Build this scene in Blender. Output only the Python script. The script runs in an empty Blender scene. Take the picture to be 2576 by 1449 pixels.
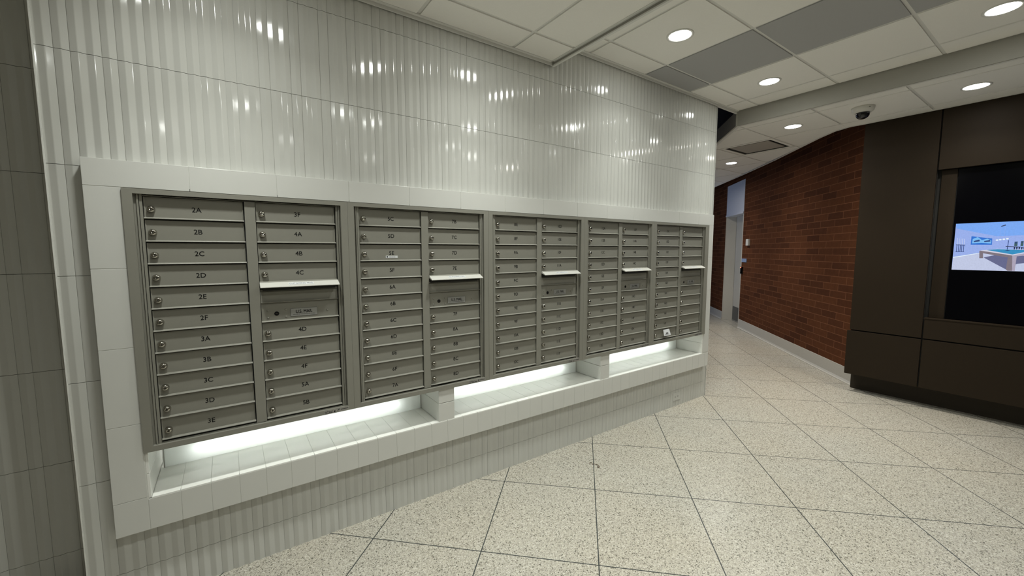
import bpy, bmesh, math, random
from mathutils import Vector, Matrix

scene = bpy.context.scene
COL = scene.collection
random.seed(7)

# ------------------------------------------------------------------ camera
F_PX, CAM_H, PSI, PITCH, ROLL = 1022.43, 1.4487, 0.9612, 0.0919, -0.0004
cam_data = bpy.data.cameras.new('camera')
cam_data.sensor_width = 36.0
cam_data.lens = F_PX / 2576.0 * 36.0
cam_data.clip_start = 0.02
cam = bpy.data.objects.new('camera', cam_data)
COL.objects.link(cam)
fwd = Vector((math.cos(PSI) * math.cos(PITCH), math.sin(PSI) * math.cos(PITCH), -math.sin(PITCH)))
rgt = Vector((math.sin(PSI), -math.cos(PSI), 0.0))
upv = rgt.cross(fwd)
r2 = rgt * math.cos(ROLL) + upv * math.sin(ROLL)
u2 = -rgt * math.sin(ROLL) + upv * math.cos(ROLL)
cam.matrix_world = Matrix(((r2.x, u2.x, -fwd.x, 0), (r2.y, u2.y, -fwd.y, 0), (r2.z, u2.z, -fwd.z, CAM_H), (0, 0, 0, 1)))
scene.camera = cam

# ------------------------------------------------------------------ view and world
vs = scene.view_settings
vs.view_transform = 'Standard'
vs.look = 'None'
vs.gamma = 1.0
vs.exposure = 0.0
world = bpy.data.worlds.new('world')
scene.world = world
world.use_nodes = True
world.node_tree.nodes['Background'].inputs[0].default_value = (0.6, 0.65, 0.7, 1)
world.node_tree.nodes['Background'].inputs[1].default_value = 0.0

# lamp strengths (watts)
DOWN_W = 8.2
CORRIDOR_W = 14.0
TUBE_E = 8.0
LIGHT_COL = (0.965, 1.0, 0.945)

# ------------------------------------------------------------------ measured planes
D = 2.1079            # door lips of the mailboxes
WY = 2.148            # fluted tile wall, mean plane
SY = 2.104            # face of the plain tile surround
TY = 2.096            # face of the metal trim
Z1, Z2 = 2.677, 2.818  # ceiling heights: lower ceilings, raised bay
XS1, XS2 = 1.83, 4.21  # raised bay from x to x
ROW = 0.0889
ZTOP = 1.6588
PXW = 5.18            # face of the dark panelling
BM, BC = 0.988, -3.986  # brick wall line y = BM x + BC

# ------------------------------------------------------------------ materials
def new_mat(name, rgb, rough=0.5, metal=0.0, spec=0.5, noise=0.03, nscale=30.0, bump=0.0, bscale=200.0, emit=None, estr=0.0, coat=0.0):
    m = bpy.data.materials.new(name)
    m.use_nodes = True
    nt = m.node_tree
    b = nt.nodes['Principled BSDF']
    b.inputs['Roughness'].default_value = rough
    b.inputs['Metallic'].default_value = metal
    b.inputs['Specular IOR Level'].default_value = spec
    b.inputs['Coat Weight'].default_value = coat
    tc = nt.nodes.new('ShaderNodeTexCoord')
    n = nt.nodes.new('ShaderNodeTexNoise')
    n.inputs['Scale'].default_value = nscale
    n.inputs['Detail'].default_value = 3
    nt.links.new(tc.outputs['Object'], n.inputs['Vector'])
    mx = nt.nodes.new('ShaderNodeMix')
    mx.data_type = 'RGBA'
    mx.inputs[6].default_value = (*[max(0, c * (1 - noise)) for c in rgb], 1)
    mx.inputs[7].default_value = (*[min(1, c * (1 + noise)) for c in rgb], 1)
    nt.links.new(n.outputs['Fac'], mx.inputs[0])
    nt.links.new(mx.outputs[2], b.inputs['Base Color'])
    if bump > 0:
        n2 = nt.nodes.new('ShaderNodeTexNoise')
        n2.inputs['Scale'].default_value = bscale
        nt.links.new(tc.outputs['Object'], n2.inputs['Vector'])
        bp = nt.nodes.new('ShaderNodeBump')
        bp.inputs['Strength'].default_value = bump
        bp.inputs['Distance'].default_value = 0.002
        nt.links.new(n2.outputs['Fac'], bp.inputs['Height'])
        nt.links.new(bp.outputs['Normal'], b.inputs['Normal'])
    if emit:
        b.inputs['Emission Color'].default_value = (*emit, 1)
        b.inputs['Emission Strength'].default_value = estr
    return m

M = {}
M['tile'] = new_mat('glazed_white_tile', (0.60, 0.60, 0.563), 0.09, noise=0.02, nscale=6, bump=0.03, bscale=18)
M['tile_dull'] = new_mat('low_gloss_tile', (0.60, 0.60, 0.56), 0.4, noise=0.02, nscale=6)  # same tile as the fluted wall, only rougher to suppress lamp glints
M['tile_plain'] = new_mat('satin_white_tile', (0.66, 0.66, 0.625), 0.24, noise=0.015, nscale=9, bump=0.02, bscale=25)
M['tile_edge'] = new_mat('glazed_tile_edge', (0.86, 0.86, 0.82), 0.12, noise=0.01)
M['grout'] = new_mat('tile_grout', (0.46, 0.46, 0.42), 0.9, noise=0.1, nscale=80)
M['grout_light'] = new_mat('pale_grout', (0.62, 0.62, 0.58), 0.8, noise=0.05, nscale=80)
M['metal'] = new_mat('bronze_painted_metal', (0.255, 0.248, 0.212), 0.42, noise=0.02, nscale=60, bump=0.02, bscale=500)
M['dark'] = new_mat('dark_gap', (0.02, 0.02, 0.018), 0.8)
M['nickel'] = new_mat('nickel', (0.50, 0.48, 0.43), 0.16, metal=1.0)
M['black'] = new_mat('black_lettering', (0.008, 0.008, 0.008), 0.7, spec=0.2)
M['hood'] = new_mat('pale_lit_metal', (0.60, 0.59, 0.545), 0.4, noise=0.02)  # hood paler than the cabinet metal: light from above put into its colour
M['sticker'] = new_mat('white_sticker', (0.72, 0.73, 0.74), 0.5)
M['plate'] = new_mat('brushed_plate', (0.42, 0.42, 0.40), 0.4, metal=0.3)
M['foil'] = new_mat('silver_foil_sticker', (0.34, 0.33, 0.31), 0.35, metal=0.4, noise=0.2, nscale=120)
M['ceil'] = new_mat('ceiling_tile', (0.90, 0.885, 0.84), 0.92, noise=0.03, nscale=150, bump=0.15, bscale=500)
M['ceil_grey'] = new_mat('grey_ceiling_tile', (0.42, 0.42, 0.42), 0.92, noise=0.03, nscale=150, bump=0.15, bscale=500)
M['tee'] = new_mat('ceiling_tee', (0.74, 0.735, 0.70), 0.5)
M['paint'] = new_mat('shaded_soffit_white', (0.36, 0.35, 0.31), 0.85, noise=0.02)  # same white as the ceilings, with shade put in as a darker colour
M['plenum'] = new_mat('dark_plenum', (0.05, 0.05, 0.045), 0.95, noise=0.2)
M['lens'] = new_mat('lamp_lens', (0.9, 0.9, 0.9), 0.4, emit=(1.0, 0.99, 0.95), estr=14.0)
M['tube'] = new_mat('lamp_tube', (0.9, 0.9, 0.9), 0.4, emit=(0.98, 1.0, 0.985), estr=TUBE_E)
M['panel'] = new_mat('brown_laminate', (0.025, 0.0175, 0.0105), 0.55, spec=0.14, noise=0.06, nscale=40, bump=0.05, bscale=300)
M['plinth'] = new_mat('dark_plinth', (0.045, 0.037, 0.028), 0.55, spec=0.15)
M['glass_black'] = new_mat('black_glass', (0.002, 0.002, 0.003), 0.15, spec=0.08)
M['door'] = new_mat('cream_door_paint', (0.58, 0.55, 0.47), 0.45)
M['drywall'] = new_mat('pale_drywall', (0.62, 0.645, 0.71), 0.8)
M['steel'] = new_mat('kick_plate_steel', (0.16, 0.16, 0.155), 0.4, metal=0.6)
M['curb'] = new_mat('terrazzo_base', (0.52, 0.50, 0.45), 0.35, noise=0.25, nscale=140)
M['back'] = new_mat('painted_wall', (0.50, 0.48, 0.43), 0.8)
M['plastic'] = new_mat('white_plastic', (0.68, 0.67, 0.62), 0.4)
M['dome'] = new_mat('smoked_dome', (0.012, 0.012, 0.015), 0.06)
M['sign'] = new_mat('blue_grey_sign', (0.25, 0.33, 0.52), 0.4)
M['leaf'] = new_mat('dry_brown_stem', (0.09, 0.055, 0.03), 0.7)
M['duct'] = new_mat('vent_blade', (0.42, 0.39, 0.35), 0.6)

def diffuser_mat():
    m = bpy.data.materials.new('frosted_diffuser')
    m.use_nodes = True
    nt = m.node_tree
    nt.nodes.remove(nt.nodes['Principled BSDF'])
    out = nt.nodes['Material Output']
    tr = nt.nodes.new('ShaderNodeBsdfTranslucent')
    tr.inputs[0].default_value = (0.88, 0.90, 0.885, 1)
    df = nt.nodes.new('ShaderNodeBsdfDiffuse')
    df.inputs[0].default_value = (0.8, 0.83, 0.8, 1)
    gl = nt.nodes.new('ShaderNodeBsdfGlossy')
    gl.inputs['Roughness'].default_value = 0.25
    n = nt.nodes.new('ShaderNodeTexNoise')
    n.inputs['Scale'].default_value = 300
    r = nt.nodes.new('ShaderNodeMapRange')
    r.inputs[3].default_value = 0.25
    r.inputs[4].default_value = 0.32
    m1 = nt.nodes.new('ShaderNodeMixShader')
    nt.links.new(n.outputs['Fac'], r.inputs[0])
    nt.links.new(r.outputs[0], m1.inputs[0])
    nt.links.new(tr.outputs[0], m1.inputs[1])
    nt.links.new(df.outputs[0], m1.inputs[2])
    m2 = nt.nodes.new('ShaderNodeMixShader')
    m2.inputs[0].default_value = 0.06
    nt.links.new(m1.outputs[0], m2.inputs[1])
    nt.links.new(gl.outputs[0], m2.inputs[2])
    nt.links.new(m2.outputs[0], out.inputs[0])
    return m
M['diffuser'] = diffuser_mat()

def math_node(nt, op, a, b=None):
    n = nt.nodes.new('ShaderNodeMath')
    n.operation = op
    for i, v in enumerate((a, b)):
        if v is None:
            continue
        if isinstance(v, (int, float)):
            n.inputs[i].default_value = v
        else:
            nt.links.new(v, n.inputs[i])
    return n.outputs[0]

G_ANG, G_S, G_SB, G_SKEW, G_OX, G_OY = -0.7693, 0.5581, 0.6075, -0.0109, 0.931, 1.5952
def floor_mat():
    m = bpy.data.materials.new('terrazzo_floor')
    m.use_nodes = True
    nt = m.node_tree
    L = nt.links
    b = nt.nodes['Principled BSDF']
    tc = nt.nodes.new('ShaderNodeTexCoord')
    sp = nt.nodes.new('ShaderNodeSeparateXYZ')
    L.new(tc.outputs['Object'], sp.inputs[0])
    ea = (math.cos(G_ANG), math.sin(G_ANG))
    gb = G_ANG + math.pi / 2 + G_SKEW
    eb = (math.cos(gb), math.sin(gb))
    det = ea[0] * eb[1] - ea[1] * eb[0]
    masks = []
    for (vx, vy, s) in ((eb[1] / det, -eb[0] / det, G_S), (-ea[1] / det, ea[0] / det, G_SB)):
        x = math_node(nt, 'SUBTRACT', sp.outputs[0], G_OX)
        y = math_node(nt, 'SUBTRACT', sp.outputs[1], G_OY)
        t = math_node(nt, 'ADD', math_node(nt, 'MULTIPLY', x, vx / s), math_node(nt, 'MULTIPLY', y, vy / s))
        d = math_node(nt, 'ABSOLUTE', math_node(nt, 'SUBTRACT', t, math_node(nt, 'ROUND', t)))
        masks.append(math_node(nt, 'LESS_THAN', math_node(nt, 'MULTIPLY', d, s), 0.0027))
    strip = math_node(nt, 'MAXIMUM', masks[0], masks[1])
    def vor(scale, stops):
        v = nt.nodes.new('ShaderNodeTexVoronoi')
        v.inputs['Scale'].default_value = scale
        L.new(tc.outputs['Object'], v.inputs['Vector'])
        s = nt.nodes.new('ShaderNodeSeparateColor')
        L.new(v.outputs['Color'], s.inputs[0])
        r = nt.nodes.new('ShaderNodeValToRGB')
        r.color_ramp.interpolation = 'CONSTANT'
        els = r.color_ramp.elements
        els[0].position, els[0].color = stops[0][0], (*stops[0][1], 1)
        els[1].position, els[1].color = stops[1][0], (*stops[1][1], 1)
        for p, c in stops[2:]:
            e = els.new(p)
            e.color = (*c, 1)
        L.new(s.outputs[0], r.inputs[0])
        return v, s, r
    v1, s1, r1 = vor(200, [(0, (0.15, 0.145, 0.12)), (0.14, (0.29, 0.28, 0.235)), (0.28, (0.47, 0.45, 0.38)), (0.6, (0.54, 0.525, 0.455)), (0.86, (0.60, 0.59, 0.53))])
    v2, s2, r2_ = vor(420, [(0, (0.24, 0.23, 0.19)), (0.18, (0.42, 0.40, 0.345)), (0.7, (0.545, 0.525, 0.465))])
    mx = nt.nodes.new('ShaderNodeMix')
    mx.data_type = 'RGBA'
    L.new(math_node(nt, 'GREATER_THAN', s1.outputs[1], 0.45), mx.inputs[0])
    L.new(r1.outputs[0], mx.inputs[6])
    L.new(r2_.outputs[0], mx.inputs[7])
    big = nt.nodes.new('ShaderNodeTexNoise')
    big.inputs['Scale'].default_value = 1.3
    L.new(tc.outputs['Object'], big.inputs['Vector'])
    tint = nt.nodes.new('ShaderNodeMix')
    tint.data_type = 'RGBA'
    tint.inputs[6].default_value = (0.97, 0.98, 1.0, 1)
    tint.inputs[7].default_value = (1.0, 0.94, 0.88, 1)
    L.new(big.outputs['Fac'], tint.inputs[0])
    mul = nt.nodes.new('ShaderNodeMix')
    mul.data_type = 'RGBA'
    mul.blend_type = 'MULTIPLY'
    mul.inputs[0].default_value = 1
    L.new(mx.outputs[2], mul.inputs[6])
    L.new(tint.outputs[2], mul.inputs[7])
    fin = nt.nodes.new('ShaderNodeMix')
    fin.data_type = 'RGBA'
    L.new(strip, fin.inputs[0])
    L.new(mul.outputs[2], fin.inputs[6])
    fin.inputs[7].default_value = (0.055, 0.06, 0.058, 1)
    L.new(fin.outputs[2], b.inputs['Base Color'])
    b.inputs['Roughness'].default_value = 0.27
    b.inputs['Specular IOR Level'].default_value = 0.4
    return m
M['floor'] = floor_mat()

def brick_mat():
    m = bpy.data.materials.new('red_brown_brick')
    m.use_nodes = True
    nt = m.node_tree
    L = nt.links
    b = nt.nodes['Principled BSDF']
    tc = nt.nodes.new('ShaderNodeTexCoord')
    sp = nt.nodes.new('ShaderNodeSeparateXYZ')
    L.new(tc.outputs['Object'], sp.inputs[0])
    cb = nt.nodes.new('ShaderNodeCombineXYZ')
    L.new(math_node(nt, 'SUBTRACT', sp.outputs[0], 5.984 - 0.2985 * 20), cb.inputs[0])
    L.new(math_node(nt, 'SUBTRACT', sp.outputs[2], 1.313 - 0.0824 * 20), cb.inputs[1])
    br = nt.nodes.new('ShaderNodeTexBrick')
    br.inputs['Scale'].default_value = 1.0
    br.inputs['Brick Width'].default_value = 0.2985
    br.inputs['Row Height'].default_value = 0.0824
    br.inputs['Mortar Size'].default_value = 0.0042
    br.inputs['Mortar Smooth'].default_value = 0.15
    br.inputs['Bias'].default_value = -0.35
    br.inputs['Color1'].default_value = (0.108, 0.038, 0.015, 1)
    br.inputs['Color2'].default_value = (0.05, 0.017, 0.008, 1)
    br.inputs['Mortar'].default_value = (0.19, 0.078, 0.038, 1)
    L.new(cb.outputs[0], br.inputs['Vector'])
    n = nt.nodes.new('ShaderNodeTexNoise')
    n.inputs['Scale'].default_value = 22
    n.inputs['Detail'].default_value = 5
    L.new(tc.outputs['Object'], n.inputs['Vector'])
    r = nt.nodes.new('ShaderNodeMapRange')
    r.inputs[3].default_value = 0.75
    r.inputs[4].default_value = 1.25
    L.new(n.outputs['Fac'], r.inputs[0])
    mul = nt.nodes.new('ShaderNodeVectorMath')
    mul.operation = 'SCALE'
    L.new(br.outputs['Color'], mul.inputs[0])
    L.new(r.outputs[0], mul.inputs['Scale'])
    L.new(mul.outputs[0], b.inputs['Base Color'])
    bp = nt.nodes.new('ShaderNodeBump')
    bp.inputs['Strength'].default_value = 0.6
    bp.inputs['Distance'].default_value = 0.004
    bp.invert = True
    L.new(br.outputs['Fac'], bp.inputs['Height'])
    L.new(bp.outputs['Normal'], b.inputs['Normal'])
    b.inputs['Roughness'].default_value = 0.9
    b.inputs['Specular IOR Level'].default_value = 0.12
    return m
M['brick'] = brick_mat()

# ------------------------------------------------------------------ mesh helpers
class MB:
    """collects shapes, then links them as one mesh object"""
    def __init__(self):
        self.v, self.f, self.mi, self.sm = [], [], [], []
        self.mats = []
    def idx(self, mat):
        if mat not in self.mats:
            self.mats.append(mat)
        return self.mats.index(mat)
    def add(self, vs_, fs, mat=None, smooth=False):
        o = len(self.v)
        self.v += [tuple(p) for p in vs_]
        k = self.idx(mat) if mat else 0
        for f in fs:
            self.f.append([i + o for i in f])
            self.mi.append(k)
            self.sm.append(smooth)
    def box(self, x0, x1, y0, y1, z0, z1, mat=None):
        if x0 > x1: x0, x1 = x1, x0
        if y0 > y1: y0, y1 = y1, y0
        if z0 > z1: z0, z1 = z1, z0
        self.add([(x0, y0, z0), (x1, y0, z0), (x1, y1, z0), (x0, y1, z0), (x0, y0, z1), (x1, y0, z1), (x1, y1, z1), (x0, y1, z1)],
                 [(0, 3, 2, 1), (4, 5, 6, 7), (0, 1, 5, 4), (1, 2, 6, 5), (2, 3, 7, 6), (3, 0, 4, 7)], mat)
    def prism(self, pts, z0, z1, mat=None):
        """pts counter clockwise in xy, extruded in z"""
        n = len(pts)
        vs_ = [(x, y, z0) for x, y in pts] + [(x, y, z1) for x, y in pts]
        fs = [tuple(reversed(range(n))), tuple(range(n, 2 * n))] + [(i, (i + 1) % n, n + (i + 1) % n, n + i) for i in range(n)]
        self.add(vs_, fs, mat)
    def xprism(self, prof, x0, x1, mat=None):
        """prof = (y, z) loop, extruded along x"""
        n = len(prof)
        vs_ = [(x0, y, z) for y, z in prof] + [(x1, y, z) for y, z in prof]
        fs = [tuple(range(n)), tuple(reversed(range(n, 2 * n)))] + [(i, n + i, n + (i + 1) % n, (i + 1) % n) for i in range(n)]
        self.add(vs_, fs, mat)
    def lathe(self, prof, c, axis='z', seg=24, mat=None, smooth=True):
        """prof = (radius, height) from first to last"""
        vs_, fs = [], []
        for r, h in prof:
            for k in range(seg):
                a = 2 * math.pi * k / seg
                p = (r * math.cos(a), r * math.sin(a), h)
                if axis == 'y':   # height runs towards -y
                    p = (p[0], -p[2], p[1])
                vs_.append((c[0] + p[0], c[1] + p[1], c[2] + p[2]))
        for i in range(len(prof) - 1):
            for k in range(seg):
                a, b_ = i * seg + k, i * seg + (k + 1) % seg
                fs.append((a, b_, b_ + seg, a + seg))
        fs.append(tuple(reversed(range(seg))))
        fs.append(tuple(range((len(prof) - 1) * seg, len(prof) * seg)))
        self.add(vs_, fs, mat, smooth)
    def mesh(self, name, mat=None):
        me = bpy.data.meshes.new(name)
        me.from_pydata(self.v, [], self.f)
        if self.mats:
            for k in self.mats:
                me.materials.append(M[k])
            me.polygons.foreach_set('material_index', self.mi)
        elif mat:
            me.materials.append(M[mat])
        me.polygons.foreach_set('use_smooth', self.sm)
        me.update()
        bm = bmesh.new()
        bm.from_mesh(me)
        bmesh.ops.recalc_face_normals(bm, faces=bm.faces)
        bm.to_mesh(me)
        bm.free()
        return me
    def build(self, name, mat=None, parent=None, bevel=0.0, seg=2):
        return link(name, self.mesh(name, mat), parent, bevel=bevel, seg=seg)

def link(name, me, parent=None, loc=None, bevel=0.0, seg=2):
    o = bpy.data.objects.new(name, me)
    COL.objects.link(o)
    if parent:
        o.parent = parent
    if loc:
        o.location = loc
    if bevel:
        b = o.modifiers.new('bevel', 'BEVEL')
        b.width = bevel
        b.segments = seg
        b.limit_method = 'ANGLE'
    return o

def boxobj(name, x0, x1, y0, y1, z0, z1, mat, parent=None, bevel=0.0):
    m = MB()
    m.box(x0, x1, y0, y1, z0, z1)
    return m.build(name, mat, parent, bevel)

def struct(o, label=None):
    o['kind'] = 'structure'
    if label:
        o['label'] = label
    return o

def thing(name, label, cat, loc=(0, 0, 0), group=None):
    o = bpy.data.objects.new(name, None)
    o.empty_display_size = 0.05
    COL.objects.link(o)
    o.location = loc
    tag(o, label, cat, group)
    return o

def tag(o, label, cat, group=None):
    o['label'] = label
    o['category'] = cat
    if group:
        o['group'] = group
    return o

_tc = {}
def text_mesh(s, size, ext=0.0, stretch=1.0, bold=0.0, thick=0.0):
    """lettering as a mesh centred on x, baseline on z = 0, facing -y"""
    key = (s, size, ext, stretch, bold)
    if key in _tc:
        return _tc[key]
    cu = bpy.data.curves.new('t', 'FONT')
    cu.body = s
    cu.size = size
    cu.align_x = 'CENTER'
    cu.extrude = ext
    cu.offset = bold
    cu.resolution_u = 3
    ob = bpy.data.objects.new('t', cu)
    COL.objects.link(ob)
    dg = bpy.context.evaluated_depsgraph_get()
    me = bpy.data.meshes.new_from_object(ob.evaluated_get(dg))
    bpy.data.objects.remove(ob)
    bpy.data.curves.remove(cu)
    for v in me.vertices:
        x, y, z = v.co
        v.co = (x * stretch, -z, y)
    me.materials.clear()
    me.materials.append(M['black'])
    if thick:                      # heavier strokes: shifted copies of the glyphs
        bm = bmesh.new()
        for i, (dx, dz) in enumerate(((-thick, 0), (thick, 0), (0, thick), (0, -thick), (0, 0))):
            n0 = len(bm.verts)
            bm.from_mesh(me)
            bm.verts.ensure_lookup_table()
            for v in bm.verts[n0:]:
                v.co.x += dx
                v.co.z += dz
                v.co.y -= 0.00004 * i
        bm.to_mesh(me)
        bm.free()
    me.name = 'lettering'
    _tc[key] = me
    return me

# ------------------------------------------------------------------ floor, shell
m = MB(); m.box(-3, 11, -4.5, 9, -0.12, 0)
struct(m.build('floor', 'floor'), 'speckled beige terrazzo floor with thin dark divider strips')

# the fluted tile wall: profile of one rib, ridge towards the room
Q = 0.0412
def flute_wall(mb, x_from, x_to, z0, z1, y, phase, joint_z, amp=0.0055, gap=0.0008, mat='tile'):
    """tile courses between z0 and z1; valleys at phase + k Q, tile joints beside every third rib"""
    cuts = [z0] + [z for z in joint_z if z0 + 0.004 < z < z1 - 0.004] + [z1]
    k0 = math.floor((x_from - phase) / Q) - 1
    k1 = math.ceil((x_to - phase) / Q) + 1
    pts = []
    for k in range(k0, k1 + 1):
        xv = phase + k * Q
        if k % 3 in (0, 1):
            pts += [(xv - gap, y + amp / 2 - 0.0003), (xv - gap * 0.6, y + amp / 2 + 0.0018), (xv + gap * 0.6, y + amp / 2 + 0.0018), (xv + gap, y + amp / 2 - 0.0003)]
        else:
            pts += [(xv - 0.0016, y + amp / 2 - 0.0004), (xv, y + amp / 2 - 0.0002), (xv + 0.0016, y + amp / 2 - 0.0004)]
        for t, h in ((0.415, 0.83), (0.45, 0.905), (0.48, 0.945), (0.52, 0.945), (0.55, 0.905), (0.585, 0.83)):
            pts.append((xv + t * Q, y + amp / 2 - amp * h))
    pts = [p for p in pts if x_from < p[0] < x_to]
    def yat(x):
        t = ((x - phase) / Q) % 1.0
        return y + amp / 2 - amp * (1 - abs(2 * t - 1)) * 0.95
    pts = [(x_from, yat(x_from))] + pts + [(x_to, yat(x_to))]
    for a, b_ in zip(cuts[:-1], cuts[1:]):
        a_ = a + 0.0009 if a != z0 else a
        b2 = b_ - 0.0009 if b_ != z1 else b_
        n = len(pts)
        vs_ = [(px, py, a_) for px, py in pts] + [(px, py, b2) for px, py in pts]
        vs_ += [(px, y + 0.012, a_) for px, py in pts] + [(px, y + 0.012, b2) for px, py in pts]
        fs = []
        for i in range(n - 1):
            fs.append((i, i + 1, n + i + 1, n + i))
            fs.append((n + i, n + i + 1, 3 * n + i + 1, 3 * n + i))
            fs.append((i, 2 * n + i, 2 * n + i + 1, i + 1))
        mb.add(vs_, fs, mat)

JZ = [0.152 + 0.4013 * k for k in range(0, 8)]
XL, XR = -0.513, 3.868
PH = 0.0315
mb = MB()
WT = 3.0
flute_wall(mb, XL, XR, 0.0, 0.335, WY, PH, JZ)
flute_wall(mb, XL, XR, 1.78, WT, WY, PH, JZ)
flute_wall(mb, XL, -0.405, 0.335, 1.78, WY, PH, JZ)
flute_wall(mb, 3.80, XR, 0.335, 1.78, WY, PH, JZ)
GB = WY + 0.006
# grout bed and masonry behind, leaving the niche and cabinet pocket open
for (x0, x1, z0, z1) in ((XL + 0.002, XR - 0.002, 0, 0.40), (XL + 0.002, XR - 0.002, 1.70, WT), (XL + 0.002, -0.33, 0.40, 1.70), (3.74, XR - 0.002, 0.40, 1.70)):
    mb.box(x0, x1, GB, 2.62, z0, z1, 'grout')
# return end faces and metal corner strips
mb.box(XR - 0.004, XR, WY - 0.003, 2.62, 0, WT, 'tile_plain')
mb.box(XL, XL + 0.004, WY - 0.003, 2.44, 0, WT, 'tile_edge')
struct(mb.build('wall_front'), 'white glazed fluted tile wall around the mailboxes')

mb = MB()
flute_wall(mb, -3.0, XL + 0.08, 0, WT, 2.44, PH - 0.005, JZ, mat='tile_dull')
mb.box(-3.0, XL + 0.08, 2.45, 2.62, 0, WT, 'grout')
struct(mb.build('wall_left'), 'shaded fluted tile wall set back at the left')

# other walls of the lobby
struct(boxobj('wall_back', -3.1, 11.1, -4.6, -4.45, 0, 3.3, 'back'))
struct(boxobj('wall_west', -3.15, -3.0, -4.5, 9, 0, 3.3, 'back'))
struct(boxobj('wall_far', -3.1, 11.1, 8.9, 9.05, 0, 3.3, 'back'))
struct(boxobj('wall_east', 11.0, 11.15, -4.5, 9, 0, 3.3, 'back'))
struct(boxobj('roof_slab', -3.15, 11.15, -4.6, 9.05, 3.3, 3.4, 'plenum'))
bpy.data.objects['roof_slab'].name = 'ceiling_slab'
# ------------------------------------------------------------------ plain tile surround with lit shelf niche
SX0, SX1, SZ0, SZ1 = -0.415, 3.812, 0.327, 1.785
OX0, OX1, OZ0, OZ1 = -0.301, 3.700, 0.460, 0.680
g = 0.0007
mb = MB()
def tile_x(x0, x1, z0, z1, y0=SY, y1=WY + 0.004):
    mb.box(x0 + g, x1 - g, y0, y1, z0 + g, z1 - g, 'tile_plain')
TZ = SZ1 - 0.100
x = SX0
while x < SX1 - 0.01:                              # top row
    nx = min(x + 0.3055, SX1)
    if SX1 - nx < 0.06: nx = SX1
    tile_x(x, nx, TZ, SZ1)
    x = nx
zs = [TZ, 1.381, 1.075, 0.770, 0.4645, SZ0]
for a, b_ in zip(zs[1:], zs[:-1]):                 # side columns
    if a < 0.4: continue
    for x0, x1 in ((SX0, -0.312), (3.712, SX1)):
        tile_x(x0, x1, a, b_)
tile_x(SX0, -0.312, SZ0, 0.4645)
x = -0.312
while x < SX1 - 0.02:                              # bottom row of small tiles
    nx = x + 0.1016
    if SX1 - nx < 0.05: nx = SX1
    tile_x(x, nx, SZ0, 0.4555)
    x = nx
# grout core
for (x0, x1, z0, z1) in ((SX0 + .002, SX1 - .002, SZ0 + .002, 0.452), (SX0 + .002, SX1 - .002, TZ + .01, SZ1 - .002), (SX0 + .002, OX0 - .008, 0.452, TZ + .01), (OX1 + .008, SX1 - .002, 0.452, TZ + .01)):
    mb.box(x0, x1, SY + 0.0014, GB + 0.02, z0, z1, 'grout_light')
struct(mb.build('trim_1', bevel=0.0009), 'plain white tile border around the mailboxes')

NB = 2.372                                         # niche back: the frosted panel
mb = MB()
# shelf tiles, front nosing
x = -0.312
while x < OX1 + 0.02:
    nx = x + 0.1016
    a, b_ = max(x, OX0) + 0.0008, min(nx, OX1 + 0.01) - 0.0008
    mb.box(a, b_, SY + 0.034, NB + 0.07, 0.448, 0.4575, 'tile_edge')
    mb.box(a, b_, SY + 0.0005, SY + 0.0325, 0.450, 0.4600, 'tile_edge')
    x = nx
mb.box(OX0 - .01, OX1 + .01, SY + 0.02, NB + 0.14, 0.40, 0.4568, 'grout_light')
# niche ends
for x0, x1 in ((OX0 - 0.012, OX0), (OX1, OX1 + 0.012)):
    mb.box(x0, x1, SY + 0.002, NB + 0.07, 0.459, 0.5585, 'tile_edge')
    mb.box(x0, x1, SY + 0.002, NB + 0.07, 0.5605, 0.66, 'tile_edge')
struct(mb.build('trim_2', bevel=0.001), 'tiled shelf of the lit niche below the mailboxes')
for i, (x0, x1) in enumerate(((0.955, 1.055), (2.297, 2.396))):
    mb = MB()
    mb.box(x0, x1, SY + 0.0015, NB + 0.06, 0.459, 0.5655, 'tile_plain')
    mb.box(x0, x1, SY + 0.0015, NB + 0.06, 0.5675, 0.6485, 'tile_plain')
    o = mb.build('shelf_divider', bevel=0.002)
    tag(o, ('nearer white tiled divider in the lit niche, under door 8D', 'farther white tiled divider in the lit niche, under door 13E')[i], 'divider', 'dividers of the lit niche')
# niche ceiling and back box
mb = MB()
mb.box(-0.33, 3.74, SY + 0.03, 2.50, 0.650, 0.668, 'tile_edge')
mb.box(-0.33, 3.74, 2.50, 2.55, 0.40, 0.70, 'tile_edge')
mb.box(-0.33, -0.315, 2.12, 2.50, 0.40, 0.70, 'tile_edge')
mb.box(3.715, 3.74, 2.12, 2.50, 0.40, 0.70, 'tile_edge')
struct(mb.build('trim_3'), 'white lining of the lit niche')

for i, (x0, x1, lab) in enumerate(((OX0 + 0.012, 0.955, 'glowing frosted light panel in the nearest niche bay, below doors 3E to 8D'), (1.055, 2.297, 'glowing frosted light panel in the middle niche bay between the two dividers'), (2.396, OX1 - 0.01, 'glowing frosted light panel in the farthest niche bay, right of both dividers'))):
    t = thing('light_panel', lab, 'light', ((x0 + x1) / 2, NB, 0.46), 'light panels of the niche')
    c = (x0 + x1) / 2
    mb = MB(); mb.box(x0 - c, x1 - c, 0, 0.004, -0.0015, 0.188)
    mb.build('diffuser', 'diffuser', t)
    for a in (x0 - c, x1 - c - 0.004):
        mb = MB()
        mb.box(a, a + 0.004, -0.004, 0.006, -0.001, 0.188)
        mb.build('edge_bead', 'hood', t)
    mid = 0.0
    for (a, b_) in ((x0 - c + 0.10, mid - 0.008), (mid + 0.008, x1 - c - 0.13)):
        mb = MB()
        mb.box(a, b_, 0.036, 0.044, 0.045, 0.070)
        mb.build('lamp_tube', 'tube', t)

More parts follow.
